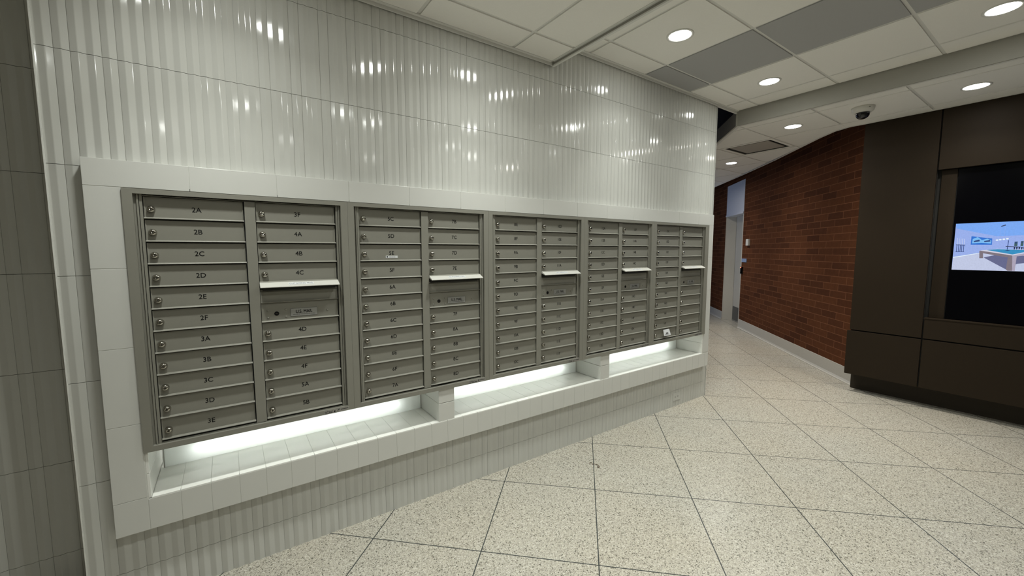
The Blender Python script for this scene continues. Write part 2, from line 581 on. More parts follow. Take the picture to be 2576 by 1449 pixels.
# ------------------------------------------------------------------ mailbox cabinets
UX = [-0.2566, 0.5453, 1.3478, 2.1499, 2.9517]
DW = 0.3267
C2 = 0.3668
DY = D + 0.012
def door_mesh():
    m = MB()
    # pan of the door: sides folded slightly forward, bottom lip rolled out
    x0, x1, zt, zb = 0.0022, DW - 0.0045, -0.0022, -ROW + 0.0022
    m.box(x0, x1, DY - D, DY - D + 0.003, zb, zt)
    m.xprism([(DY - D + .001, zb), (0.0012, zb), (0.0, zb + 0.0010), (0.0, zb + 0.0022), (0.0010, zb + 0.0036), (0.0060, zb + 0.0060), (DY - D + .001, zb + 0.0066)], x0 - 0.001, x1 + 0.002)
    for a, s in ((x0, 1), (x1, -1)):
        vs_ = [(a, DY - D + .001, zb), (a, DY - D - .0035, zb), (a + s * .004, DY - D + .0002, zb)]
        vs_ += [(p[0], p[1], zt) for p in vs_]
        m.add(vs_, [(0, 1, 2), (3, 5, 4), (0, 3, 4, 1), (1, 4, 5, 2), (2, 5, 3, 0)])
    return m.mesh('door', 'metal')
def lock_mesh():
    m = MB()
    m.lathe([(0.0134, 0.0), (0.0134, 0.0025), (0.0124, 0.0042), (0.0120, 0.0085), (0.0108, 0.0122), (0.0086, 0.0146), (0.0058, 0.0158), (0.0050, 0.0154), (0.0, 0.0156)], (0, 0, 0), 'y', 22, 'nickel')
    m.box(-0.0009, 0.0009, -0.0165, -0.0150, -0.0038, 0.0038, 'black')
    return m.mesh('lock')
DOOR, LOCK = door_mesh(), lock_mesh()

def seq(start, n):
    fl, ap = start
    out = []
    for _ in range(n):
        out.append('%d%s' % (fl, 'ABCDEF'[ap]))
        ap += 1
        if ap == 6: fl, ap = fl + 1, 0
    return out
ALL = seq((2, 0), 20 * 5)
CAB_LABEL = ['nearest bronze grey mailbox cabinet at the left, with doors 2A to 5B',
             'second mailbox cabinet from the left, doors 5C to 8D, small white sticker on door 5E',
             'middle mailbox cabinet of the five, doors numbered 8E to 11F',
             'fourth mailbox cabinet from the left, doors numbered 12A to 15B',
             'farthest mailbox cabinet at the right, white note on a bottom door, unnumbered right column']

def add_door(t, x, row, num):
    d = link('door', DOOR, t, (x, 0, ZTOP - ROW * row))
    l = link('lock', LOCK, d, (0.0225, DY - D, -0.0500))
    if num:
        me = text_mesh(num, 0.0275 if len(num) < 3 else 0.0265, 0.0, 1.0 if len(num) < 3 else 0.9, 0.0, 0.00028)
        link('apartment_number', me, d, (DW / 2, DY - D - 0.0004, -0.0545))
    return d

def cabinet(k):
    e = UX[k]
    t = thing('mailbox_cabinet', CAB_LABEL[k], 'mailboxes', (e, D, 0), 'mailbox cabinets in the tiled wall')
    z0, z1 = 0.6495, 1.6835
    xl, xr = (e - 0.0562, e + 0.7458)
    if k == 0: xl = -0.3125
    if k == 4: xr = 3.7245
    ol, orr, ob, ot = e - 0.0255, e + 0.7150, 0.6715, 1.6645
    fy = TY - D
    m_ = MB()
    for (a, b_, c_, d_) in ((xl, ol, z0, z1), (orr, xr, z0, z1), (ol, orr, z0, ob), (ol, orr, ot, z1)):
        m_.box(a - e + (0.0004 if a == xl else 0), b_ - e - (0.0004 if b_ == xr else 0), fy, fy + 0.020, c_, d_)
    m_.build('trim_frame', 'metal', t)
    # stepped inner frame
    m_ = MB()
    for (a, b_, yy) in ((ol, ol + 0.007, 0.006), (ol + 0.009, ol + 0.0145, -0.0015), (ol + 0.0165, e - 0.0006, 0.0015), (e + C2 + DW + 0.001, orr - 0.013, 0.0015), (orr - 0.011, orr - 0.006, -0.0015), (orr - 0.0045, orr, 0.006)):
        m_.box(a - e, b_ - e, yy, 0.03, ob - 0.001, ot + 0.001)
    m_.box(DW + 0.0005, C2 - 0.0005, 0.0025, 0.03, ob + 0.004, ot - 0.003)
    m_.box(0, C2 + DW, 0.0025, 0.03, ZTOP + 0.0003, ot - 0.0035)
    for a in (ol + 0.001, orr - 0.0145):
        m_.box(a - e, a - e + 0.0135, 0.009, 0.03, ob - 0.001, ot + 0.001)
    m_.build('inner_frame', 'metal', t)
    m_ = MB()
    m_.box(ol - e + 0.001, orr - e - 0.001, DY - D + 0.006, 0.33, ob + 0.001, ot - 0.001)
    m_.build('carcass', 'dark', t)
    nums = ALL[20 * k:20 * k + 20]
    for r in range(11):
        n = nums[r]
        if k == 4 and r == 10: n = None
        d = add_door(t, 0.0, r, n)
        if k == 1 and r == 2:
            s = boxobj('address_sticker', DW / 2 - 0.031, DW / 2 + 0.032, DY - D - 0.0006, DY - D, -0.071, -0.059, 'sticker', d)
            s['label'] = 'small white sticker with a dark dot'
            m_ = MB()
            m_.box(DW / 2 - 0.027, DW / 2 - 0.020, DY - D - 0.0009, DY - D - 0.0006, -0.0685, -0.0615)
            for q in range(6):
                m_.box(DW / 2 - 0.012 + q * 0.0055, DW / 2 - 0.0085 + q * 0.0055, DY - D - 0.0009, DY - D - 0.0006, -0.0672, -0.0642)
            m_.build('sticker_print', 'black', d)
        if k == 4 and r == 10:
            m_ = MB()
            zt, zb = -0.0085, -0.060
            y0, y1 = -0.003, -0.019
            m_.add([(0.121, y0, zt), (0.207, y0, zt), (0.212, y1, zb), (0.117, y1, zb), (0.121, y0 + .0006, zt), (0.207, y0 + .0006, zt), (0.212, y1 + .0006, zb), (0.117, y1 + .0006, zb)],
                   [(0, 1, 2, 3), (4, 7, 6, 5), (0, 4, 5, 1), (1, 5, 6, 2), (2, 6, 7, 3), (3, 7, 4, 0)])
            s = m_.build('paper_note', 'sticker', d)
            s['label'] = 'white paper note stuck on the door, flaring outward'
            m_ = MB()
            for (a, b_, f0, f1) in ((0.148, 0.181, 0.52, 0.72), (0.132, 0.197, 0.80, 0.86)):
                za, zc = zt + (zb - zt) * f0, zt + (zb - zt) * f1
                ya, yc = y0 + (y1 - y0) * f0 - .0004, y0 + (y1 - y0) * f1 - .0004
                m_.add([(a, ya, za), (b_, ya, za), (b_, yc, zc), (a, yc, zc)], [(0, 1, 2, 3)])
            m_.build('note_print', 'steel', d)
    rows = [0, 1, 2, 3, 6, 7, 8, 9, 10]
    for i, r in enumerate(rows):
        add_door(t, C2, r, None if k == 4 else nums[11 + i])
    # outgoing mail hood, slot and plate
    x0, x1 = C2, C2 + DW
    zt = ZTOP - 4 * ROW
    m_ = MB()
    m_.xprism([(DY - D, zt + 0.0035), (-0.002, zt + 0.0035), (-0.034, zt - 0.0125), (-0.036, zt - 0.0165), (-0.034, zt - 0.0180), (DY - D, zt - 0.004)], x0 + 0.0005, x1 - 0.0005)
    h = m_.build('outgoing_mail_hood', 'hood', t, bevel=0.0006)
    cy, cz = -0.018, zt - 0.0045
    ang = math.atan2(0.016, 0.032)
    la = boxobj('outgoing_label', -0.052, 0.052, -0.009, 0.009, 0, 0.0005, 'sticker', h)
    la.location = (x0 + DW / 2, cy, cz + 0.0004)
    la.rotation_euler = (ang, 0, 0)
    te = link('outgoing_lettering', text_mesh('OUTGOING MAIL', 0.0150, 0.0, 0.84, 0.0), h)
    te.location = (x0 + DW / 2, cy - 0.0045 * math.cos(ang), cz + 0.0011 - 0.0045 * math.sin(ang))
    te.rotation_euler = (ang - math.pi / 2, 0, 0)
    m_ = MB(); m_.box(x0 + 0.012, x1 - 0.012, DY - D + .0015, DY - D + 0.006, zt - 0.034, zt - 0.002)
    m_.build('mail_slot', 'dark', t)
    m_ = MB()
    zf = ZTOP - 5 * ROW
    m_.box(x0 + 0.002, x1 - 0.002, DY - D + .004, DY - D + 0.010, zf - 0.002, zt - 0.030)
    m_.box(x0 + 0.0015, x1 - 0.0045, DY - D - 0.001, DY - D + 0.003, zf + 0.001, zt - 0.040)
    m_.xprism([(DY - D + .001, zf), (0.0035, zf), (0.002, zf + 0.0028), (DY - D + .001, zf + 0.0035)], x0 + 0.0015, x1 - 0.0025)
    m_.build('slot_plate', 'metal', t)
    d = link('carrier_door', DOOR, t, (x0, 0, zf))
    d['label'] = 'mail carrier door with key lock and lettered plate'
    zc = -0.0515
    m_ = MB(); m_.box(0.1160, 0.2300, DY - D - 0.0012, DY - D, zc - 0.019, zc + 0.0185)
    p = m_.build('us_mail_plate', 'plate', d)
    m_ = MB()
    for (a, b_, c_, e_) in ((0.1165, 0.2295, zc + 0.0173, zc + 0.0180), (0.1165, 0.2295, zc - 0.0185, zc - 0.0178), (0.1165, 0.1172, zc - 0.0185, zc + 0.018), (0.2288, 0.2295, zc - 0.0185, zc + 0.018)):
        m_.box(a, b_, DY - D - 0.0015, DY - D - 0.0012, c_, e_)
    m_.build('plate_border', 'black', d)
    link('plate_lettering', text_mesh('U.S. MAIL', 0.0215, 0.0, 0.80, 0.0, 0.00045), d, (0.173, DY - D - 0.0015, zc - 0.0045))
    link('plate_small_print', text_mesh('APPROVED BY THE POSTMASTER GENERAL', 0.0055, 0.0, 0.90, 0.0), d, (0.173, DY - D - 0.0015, zc - 0.0125))
    m_ = MB(); m_.lathe([(0.0098, 0), (0.0098, 0.0008), (0.0085, 0.0012)], (0.061, DY - D, zc), 'y', 22)
    m_.build('carrier_lock', 'black', d)
    m_ = MB(); m_.box(0.056, 0.066, DY - D - 0.0018, DY - D - 0.001, zc - 0.0008, zc + 0.0012)
    m_.build('carrier_keyway', 'nickel', d)
    m_ = MB()
    for (a, b_) in ((0.027, 0.0155), (0.027, -0.0165), (0.098, 0.0155), (0.098, -0.0165), (0.275, 0.000)):
        m_.lathe([(0.0048, 0), (0.0042, 0.0015), (0.0025, 0.0026), (0.0008, 0.003)], (a, DY - D, zc + b_), 'y', 12)
    m_.build('rivet_heads', 'metal', d)
    # maker's sticker on the lower trim
    s = boxobj('trim_sticker', 0.602, 0.7185, fy - 0.0007, fy, 0.6525, 0.6695, 'foil', t)
    s['label'] = 'narrow silver sticker on the lower trim'
    m_ = MB()
    rr = random.Random(3)
    for q in range(9):
        a = 0.606 + q * 0.0040
        m_.box(a, a + 0.0028, fy - 0.001, fy - 0.0007, 0.6545, 0.6565 + rr.random() * 0.003)
        m_.box(a, a + 0.0028, fy - 0.001, fy - 0.0007, 0.6610, 0.6630 + rr.random() * 0.003)
    m_.box(0.648, 0.6545, fy - 0.001, fy - 0.0007, 0.6545, 0.6625)
    m_.add([(0.664, fy - .001, 0.657), (0.668, fy - .001, 0.667), (0.671, fy - .001, 0.667), (0.667, fy - .001, 0.657)], [(0, 1, 2, 3)])
    m_.add([(0.669, fy - .001, 0.660), (0.6725, fy - .001, 0.667), (0.6765, fy - .001, 0.667), (0.6735, fy - .001, 0.664), (0.672, fy - .001, 0.660)], [(0, 1, 2, 3, 4)])
    for q in range(9):
        a = 0.680 + q * 0.0040
        m_.box(a, a + 0.0026, fy - 0.001, fy - 0.0007, 0.6600, 0.6645)
    m_.build('sticker_print', 'black', t)
    return t
for k in range(5):
    cabinet(k)

# ------------------------------------------------------------------ ceilings
def tiles_between(mb, xs_, ys_, z, mat_fn, clip=None, gap=0.0105, th=0.018):
    for i in range(len(xs_) - 1):
        for j in range(len(ys_) - 1):
            x0, x1, y0, y1 = xs_[i] + gap, xs_[i + 1] - gap, ys_[j] + gap, ys_[j + 1] - gap
            if x1 - x0 < 0.01 or y1 - y0 < 0.01: continue
            poly = [(x0, y0), (x1, y0), (x1, y1), (x0, y1)]
            if clip:
                poly = clip(poly)
                if not poly or len(poly) < 3: continue
            mb.prism(poly, z, z + th, mat_fn(i, j, (x0 + x1) / 2, (y0 + y1) / 2))

def clip_half(poly, a, b_, c_):
    """keep the side where a x + b y + c >= 0"""
    out = []
    for i in range(len(poly)):
        p, q = poly[i], poly[(i + 1) % len(poly)]
        dp, dq = a * p[0] + b_ * p[1] + c_, a * q[0] + b_ * q[1] + c_
        if dp >= 0: out.append(p)
        if (dp >= 0) != (dq >= 0):
            t = dp / (dp - dq)
            out.append((p[0] + (q[0] - p[0]) * t, p[1] + (q[1] - p[1]) * t))
    return out
TEE = 0.0065
YW = WY - 0.012
# low ceiling over the left part
xs1 = sorted([1.490 - 0.607 * k for k in range(0, 8)] + [XS1 - 0.012])
ys1 = sorted([1.912 - 0.607 * k for k in range(0, 11)] + [YW])
xs1 = [-3.0] + [v for v in xs1 if v > -2.95]
ys1 = [-4.45] + [v for v in ys1 if v > -4.4]
mb = MB()
tiles_between(mb, xs1, ys1, Z1, lambda i, j, x, y: 'ceil')
mb.box(-3.0, XS1 - 0.012, -4.45, YW, Z1 + TEE, Z1 + 0.03, 'tee')
mb.box(-3.0, XL + 0.0, YW, 2.43, Z1, Z1 + 0.03, 'ceil')
struct(mb.build('ceiling'), 'low white tile ceiling at the left above the nearest mailboxes')
# raised bay
xs2 = [XS1, 2.142, 2.752, 3.362, 3.972, XS2]
ys2 = sorted([1.932 - 0.610 * k for k in range(0, 11)] + [YW])
ys2 = [-4.45] + [v for v in ys2 if v > -4.4]
mb = MB()
tiles_between(mb, xs2, ys2, Z2, lambda i, j, x, y: 'ceil_grey' if i == 2 else 'ceil')
mb.box(XS1, XS2, -4.45, YW, Z2 + TEE, Z2 + 0.03, 'tee')
struct(mb.build('ceiling'), 'raised ceiling bay with a strip of grey tiles')
# low ceiling over the corridor
EDGE = [(5.175, -4.45), (5.178, 1.375), (5.172, 1.50), (5.235, 1.645), (5.42, 1.845), (6.22, 2.612), (6.91, 3.325), (7.84, 4.33), (10.99, 7.55)]
DIAG0 = (XS2, 2.130)
dirv = (0.719, 0.695)
far_l = (DIAG0[0] + dirv[0] * 7.5, DIAG0[1] + dirv[1] * 7.5)
def clip3(poly):
    # right of the diagonal soffit
    poly = clip_half(poly, dirv[1], -dirv[0], -(DIAG0[0] * dirv[1] - DIAG0[1] * dirv[0]) - 0.012)
    # left of the brick side edge
    (x0, y0), (x1, y1) = EDGE[4], EDGE[7]
    dx, dy = x1 - x0, y1 - y0
    L_ = math.hypot(dx, dy)
    if poly and max(p[1] for p in poly) > 1.52: poly = clip_half(poly, -dy / L_, dx / L_, (dy * x0 - dx * y0) / L_ - 0.006)
    return poly
xs3 = [XS2 + 0.012, 4.375, 4.985, 5.595, 6.205, 6.815, 7.425, 8.035, 8.645, 9.255, 9.865, 10.475]
ys3 = sorted([2.125 + 0.610 * k for k in range(-10, 9)])
ys3 = [-4.45] + [v for v in ys3 if v > -4.4]
mb = MB()
VENT_CELL = (4.985, 2.125)
def clip3b(poly):
    poly = clip3(poly)
    if poly and max(p[1] for p in poly) < 1.52:
        poly = clip_half(poly, -1, 0, 5.175)
    return poly
def tl(i, j, x, y): return 'ceil'
for i in range(len(xs3) - 1):
    for j in range(len(ys3) - 1):
        if abs(xs3[i] - VENT_CELL[0]) < .01 and abs(ys3[j] - VENT_CELL[1]) < .01:
            continue
        tiles_between(mb, xs3[i:i + 2], ys3[j:j + 2], Z1, tl, clip3b)
# the tee plane, as strips so the vent cell stays open
def grid_strip(x0, x1, y0, y1):
    poly = clip3b([(x0, y0), (x1, y0), (x1, y1), (x0, y1)])
    if poly and len(poly) > 2: mb.prism(poly, Z1 + TEE, Z1 + 0.012, 'tee')
for xx in xs3[1:]:
    grid_strip(xx - 0.02, xx + 0.02, -4.4, 1.51)
    grid_strip(xx - 0.02, xx + 0.02, 1.51, 7.4)
def grid_strip_y(x0, x1, y0, y1):
    poly = clip3b([(x0, y0), (x1, y0), (x1, y1), (x0, y1)])
    if poly and len(poly) > 2: mb.prism(poly, Z1 + TEE + 0.0007, Z1 + 0.0125, 'tee')
for yy in ys3[1:]: grid_strip_y(XS2 + 0.012, 10.9, yy - 0.02, yy + 0.02)
mb.prism([(5.0, 1.49), (5.17, 1.49), (5.238, 1.648), (5.42, 1.848), (5.2, 1.848), (5.0, 1.6)], Z1 + 0.001, Z1 + 0.01, 'ceil')
struct(mb.build('ceiling'), 'low white tile ceiling over the corridor')

# edge trims and soffits
def seg_box(mb, p, q, w, z0, z1, mat, side=1):
    dx, dy = q[0] - p[0], q[1] - p[1]
    L_ = math.hypot(dx, dy)
    nx, ny = -dy / L_ * w * side, dx / L_ * w * side
    pts = [p, q, (q[0] + nx, q[1] + ny), (p[0] + nx, p[1] + ny)]
    if side < 0: pts = pts[::-1]
    mb.prism(pts, z0, z1, mat)
mb = MB()
for p, q in zip(EDGE[:-1], EDGE[1:]):
    seg_box(mb, p, q, 0.022, Z1 - 0.003, Z1 + 0.016, 'tee')
struct(mb.build('trim_4'), 'white edge strip of the corridor ceiling')
mb = MB()
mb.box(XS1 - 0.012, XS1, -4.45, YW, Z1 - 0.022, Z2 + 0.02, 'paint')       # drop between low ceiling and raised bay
mb.box(XS1 - 0.034, XS1 - 0.012, -4.45, YW - 0.02, Z1 - 0.003, Z1 + 0.008, 'tee')
mb.box(XS1 - 0.016, XS1 - 0.0, -4.45, YW, Z1 - 0.026, Z1 - 0.018, 'tee')
struct(mb.build('trim_5'), 'drop edge between the low ceiling and the raised bay')
mb = MB()
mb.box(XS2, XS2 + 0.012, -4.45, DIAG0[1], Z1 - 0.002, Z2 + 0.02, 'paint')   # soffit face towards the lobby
mb.box(XS2 + 0.012, XS2 + 0.036, -4.45, 2.11, Z1 - 0.0035, Z1 + 0.006, 'tee')
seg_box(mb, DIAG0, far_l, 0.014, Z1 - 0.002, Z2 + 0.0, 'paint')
seg_box(mb, DIAG0, far_l, 0.03, Z1 - 0.004, Z1 + 0.012, 'tee', -1)
struct(mb.build('trim_6'), 'white soffit band between the raised bay and corridor ceiling')
mb = MB()
mb.box(-0.5, XS1 - 0.01, YW, YW + 0.006, Z1 - 0.020, Z1 + 0.01, 'tee')
mb.box(-0.5, XS1 - 0.03, YW - 0.019, YW, Z1 - 0.003, Z1 + 0.008, 'tee')
mb.box(XS1, XR + 0.02, YW, YW + 0.006, Z2 - 0.020, Z2 + 0.01, 'tee')
mb.box(XR - 0.012, XS2 + 0.03, YW - 0.001, YW + 0.012, Z2 - 0.024, Z2 + 0.02, 'tee')
mb.box(XS1, XS2, YW - 0.019, YW, Z2 - 0.003, Z2 + 0.008, 'tee')
struct(mb.build('trim_7'), 'white wall angle where the ceiling meets the tiles')

# recessed lamps
def lamp_meshes():
    m_ = MB()
    m_.lathe([(0.083, 0.0), (0.083, -0.003), (0.078, -0.0048), (0.069, -0.004), (0.067, 0.0)], (0, 0, 0), 'z', 36)
    ring = m_.mesh('trim_ring', 'tee')
    m_ = MB()
    m_.lathe([(0.0665, -0.001), (0.064, -0.0042), (0.03, -0.0052), (0.0, -0.0054)], (0, 0, 0), 'z', 36)
    lens = m_.mesh('lens', 'lens')
    return ring, lens
RING, LENS = lamp_meshes()
def downlight(x, y, z, label, power=DOWN_W, grp='round recessed ceiling lamps', col=LIGHT_COL):
    t = thing('recessed_light', label, 'ceiling light', (x, y, z), grp)
    link('trim_ring', RING, t, (0, 0, 0.0))
    link('lens', LENS, t, (0, 0, 0.0))
    for frac, spread in ((0.26, 180), (0.34, 125), (0.40, 85)):
        ld = bpy.data.lights.new('lamp', 'AREA')
        ld.shape = 'DISK'
        ld.size = 0.125
        ld.energy = power * frac
        ld.color = col
        ld.spread = math.radians(spread)
        lo = bpy.data.objects.new('lamp_light', ld)
        COL.objects.link(lo)
        lo.parent = t
        lo.location = (0, 0, -0.0085 + 0.000005 * spread)
    return t
LAMPS = [
    (2.447, 1.627, Z2, 'round ceiling lamp nearest the tiled wall in the raised bay, left of the grey tiles'),
    (3.690, 1.627, Z2, 'round ceiling lamp in the raised bay between the grey tiles and the soffit'),
    (3.690, 0.407, Z2, 'round ceiling lamp in the top right corner of the photo'),
    (4.680, 1.820, Z1, 'round corridor ceiling lamp between the air vent and the soffit band'),
    (5.900, 3.040, Z1, 'farthest round ceiling lamp, in the corridor beyond the air vent'),
    (4.680, 0.610, Z1, 'round ceiling lamp right of the camera dome, above the dark panelling'),
    (1.187, 1.610, Z1, 'round ceiling lamp in the low ceiling, just above the picture'),
    (-0.027, 1.610, Z1, 'round ceiling lamp in the low ceiling over the left end of the mailboxes'),
    (1.187, 0.395, Z1, 'round ceiling lamp in the low ceiling above the camera'),
    (-0.027, 0.395, Z1, 'round ceiling lamp in the low ceiling left of the camera'),
    (2.447, 0.407, Z2, 'round ceiling lamp in the raised bay, second row from the tiled wall'),
    (2.447, -0.813, Z2, 'round ceiling lamp in the raised bay, third row from the tiled wall'),
    (3.690, -0.813, Z2, 'round ceiling lamp in the raised bay, third row, nearer the soffit'),
    (1.187, -0.820, Z1, 'round ceiling lamp in the low ceiling behind the camera'),
    (7.120, 4.260, Z1, 'round corridor ceiling lamp hidden beyond the tiled wall'),
]
for (x, y, z, lab) in LAMPS:
    p_ = DOWN_W
    if x > 4.5 and y > 1.5: p_ *= 1.55       # corridor fittings
    if y < -0.5 and x > 2: p_ *= 0.3
    if abs(x - 3.69) < .01 and y > 0: p_ *= (0.9 if y > 1 else 0.7)
    if abs(x - 2.447) < .01 and 0 < y < 1: p_ *= 0.8
    downlight(x, y, z, lab, p_, col=(1.0, 0.955, 0.87) if x > 4.5 else LIGHT_COL)
# unseen bluish fill light, added to tint and lift the corridor
ld = bpy.data.lights.new('corridor_blue_fill', 'AREA')
ld.shape = 'RECTANGLE'
ld.size, ld.size_y = 1.6, 1.8
ld.energy = CORRIDOR_W
ld.color = (0.55, 0.68, 1.0)
lo = bpy.data.objects.new('corridor_blue_fill', ld)
COL.objects.link(lo)
lo.location = (6.6, 6.4, 1.5)
lo.rotation_euler = Vector((0.62, -0.78, -0.05)).to_track_quat('-Z', 'Y').to_euler()

# air vent
t = thing('ceiling_vent', 'square ceiling air vent with a flat centre plate over the corridor', 'air vent', (5.29, 2.43, Z1))
m_ = MB()
o_, i_ = 0.290, 0.255
for (a, b_, c_, d_) in ((-o_, o_, -o_, -i_), (-o_, o_, i_, o_), (-o_, -i_, -i_, i_), (i_, o_, -i_, i_)):
    m_.box(a, b_, c_, d_, 0.0, 0.008)
m_.build('vent_frame', 'ceil', t)
m_ = MB()
for s in range(4):
    ca, sa = [(1, 0), (0, 1), (-1, 0), (0, -1)][s]
    a, b_ = [(i_, -i_), (i_, i_)], [(0.20, 0.20), (0.20, -0.20)]
    rot = lambda p: (p[0] * ca - p[1] * sa, p[0] * sa + p[1] * ca)
    P4 = [rot(a[0]), rot(a[1]), rot(b_[0]), rot(b_[1])]
    m_.add([(P4[0][0], P4[0][1], 0.004), (P4[1][0], P4[1][1], 0.004), (P4[2][0], P4[2][1], 0.09), (P4[3][0], P4[3][1], 0.09)], [(0, 1, 2, 3)])
m_.box(-0.21, 0.21, -0.21, 0.21, 0.09, 0.095)
m_.build('vent_throat', 'plenum', t)
m_ = MB()
m_.prism([(-0.215, -0.215), (0.215, -0.215), (0.215, 0.215), (-0.215, 0.215)], 0.004, 0.012)
m_.build('vent_plate', 'duct', t, bevel=0.002)

# dome camera
t = thing('dome_camera', 'white security camera with a smoked dome under the corridor ceiling', 'security camera', (4.565, 1.245, Z1))
m_ = MB(); m_.lathe([(0.080, 0.0), (0.080, -0.012), (0.074, -0.034), (0.058, -0.046), (0.050, -0.047), (0.0, -0.047)], (0, 0, 0), 'z', 36)
m_.build('housing', 'plastic', t)
m_ = MB()
m_.lathe([(0.049, -0.046), (0.049, -0.056), (0.046, -0.070), (0.038, -0.084), (0.026, -0.093), (0.012, -0.098), (0.0, -0.099)], (0, 0, 0), 'z', 32)
m_.build('dome', 'dome', t)
m_ = MB()
m_.lathe([(0.006, 0.0), (0.006, 0.003)], (-0.052, -0.058, -0.02), 'z', 10)
m_.build('screw_hole', 'black', t)

# ------------------------------------------------------------------ brick wall of the corridor
ang = math.atan(BM)
us = Vector((math.cos(ang), math.sin(ang)))
nb = Vector((math.sin(ang), -math.cos(ang)))
off = nb.x * 0 + nb.y * BC                  # t coordinate of the wall face
S0, S1 = 4.755, 12.5
DS0, DS1, DZ = 8.235, 9.190, 2.135
rot = Matrix.Rotation(ang, 4, 'Z')
def place_brick(o):
    """local x runs along the wall, local y points behind it"""
    # local (s, -t) -> world s*us + (off + t)*nb
    o.matrix_world = Matrix(((us.x, -nb.x, 0, nb.x * off), (us.y, -nb.y, 0, nb.y * off), (0, 0, 1, 0), (0, 0, 0, 1)))
    return o
mb = MB()
for (a, b_, c_, d_) in ((S0, DS0, 0.0, 3.2), (DS1, S1, 0.0, 3.2), (DS0, DS1, DZ + 0.6, 3.2)):
    mb.box(a, b_, 0.0, -0.24, c_, d_, 'brick')
struct(place_brick(mb.build('wall_right')), 'dark red brick wall of the corridor')
mb = MB()
for (a, b_) in ((S0, DS0 - 0.01), (DS1 + 0.01, S1)):
    mb.xprism([(0.0, 0.0), (0.030, 0.0), (0.030, 0.006), (0.016, 0.012), (0.008, 0.03), (0.006, 0.162), (0.0, 0.164)], a, b_, 'curb')
struct(place_brick(mb.build('baseboard_right')), 'grey terrazzo base under the brick wall')
# the recess with its door
mb = MB()
mb.box(DS0, DS1, 0.004, -0.26, DZ + 0.03, DZ + 0.62, 'drywall')
mb.box(DS0, DS1, 0.016, -0.26, DZ, DZ + 0.03, 'drywall')
mb.box(DS1 - 0.004, DS1 + 0.0, 0.0, -0.26, 0.0, DZ, 'door')
mb.add([(DS1 - 0.09, -0.168, 0), (DS1, 0.004, 0), (DS1, -0.18, 0), (DS1 - 0.09, -0.168, DZ), (DS1, 0.004, DZ), (DS1, -0.18, DZ)], [(0, 1, 4, 3), (1, 2, 5, 4), (0, 3, 5, 2), (0, 2, 1), (3, 4, 5)], 'door')
mb.box(DS0, DS0 + 0.035, 0.0, -0.26, 0, DZ, 'door')
mb.box(DS0, DS1, -0.24, -0.27, 0, DZ, 'plenum')
struct(place_brick(mb.build('trim_8')), 'cream recess and pale header around the corridor door')
# door: parent mesh leaf with kick plate
mb = MB(); mb.box(DS0 + 0.036, DS1 - 0.094, -0.170, -0.212, 0.008, DZ - 0.004)
dr = struct(place_brick(mb.build('door_1', 'door')), 'cream door in the corridor recess')
mb = MB(); mb.box(DS0 + 0.05, DS1 - 0.10, -0.1665, -0.169, 0.02, 0.30)
kp = mb.build('kick_plate', 'steel', dr)
kp['label'] = 'dark grey metal kick plate'
# things fixed to the brick
mb = MB(); mb.box(7.880, 7.995, 0.0, 0.032, 1.535, 1.650)
o = place_brick(mb.build('wall_intercom', 'plastic', bevel=0.004)); tag(o, 'small white box fixed to the brick wall beside the corridor door', 'wall box')
mb = MB(); mb.box(7.985, 8.215, 0.0, 0.010, 1.235, 1.300)
o = place_brick(mb.build('wall_sign', 'sign', bevel=0.002)); tag(o, 'small blue sign plate on the brick beside the corridor door', 'sign')
t = thing('card_reader', 'slim black card reader with a red light, below the blue sign', 'card reader')
mb = MB(); mb.box(8.150, 8.205, 0.0, 0.028, 1.020, 1.145)
place_brick(mb.build('reader_body', 'glass_black', bevel=0.003)).parent = t
M['red_led'] = new_mat('red_indicator', (0.8, 0.1, 0.05), 0.4, emit=(1.0, 0.16, 0.08), estr=4)
mb = MB(); mb.box(8.165, 8.195, 0.028, 0.031, 1.128, 1.140)
place_brick(mb.build('indicator_light', 'red_led')).parent = t

# ------------------------------------------------------------------ dark panelling and screen
t = thing('panelled_wall_unit', 'dark brown panelled wall unit framing the recessed screen', 'wall panelling', (PXW, 0, 0))
YE, YR = 1.385, 0.856            # left end, vertical reveal
ZB, ZR, ZS, ZO = 0.186, 0.640, 0.838, 2.155
def panel(name, y0, y1, z0, z1, x0=0.0, th=0.024, mat='panel', bev=0.0015):
    m_ = MB(); m_.box(x0, x0 + th, y0, y1, z0, z1)
    return m_.build(name, mat, t, bevel=bev)
rv = 0.005
YF = -4.4
panel('panel', YR + rv, YE, ZR + rv + .002, 2.83)
panel('panel', YR + rv, YE + 0.02, ZB, ZR - rv)
panel('panel', YF, YR - rv, ZB, ZR - rv)
panel('panel', YF, YR - rv, ZR + rv + .002, ZS - 0.012)
panel('panel', YF, YR - rv, ZO, 2.83)
panel('sill', YF, YR - 0.002, ZS - 0.012, ZS, -0.003, 0.07)
panel('recess_panel', 0.738, YR - 0.022, ZS, ZO - 0.001, 0.045, 0.012)
o = panel('plinth', YF, 1.392, 0.0, ZB + 0.01, 0.170, 0.02, 'plinth')
m_ = MB()
m_.box(0.026, 0.24, YF, YE - 0.01, 0.19, 0.83)
m_.box(0.07, 0.24, YF, YE - 0.01, 0.83, 2.17)
m_.box(0.026, 0.24, YF, YE - 0.01, 2.16, 2.9)
m_.box(0.030, 0.24, YR + 0.004, YE - 0.01, 0.83, 2.17)
m_.build('backing', 'dark', t)
m_ = MB(); m_.box(0.02, 0.6, YE - 0.02, YE - 0.004, 0.19, 2.83)
m_.build('end_panel', 'panel', t)

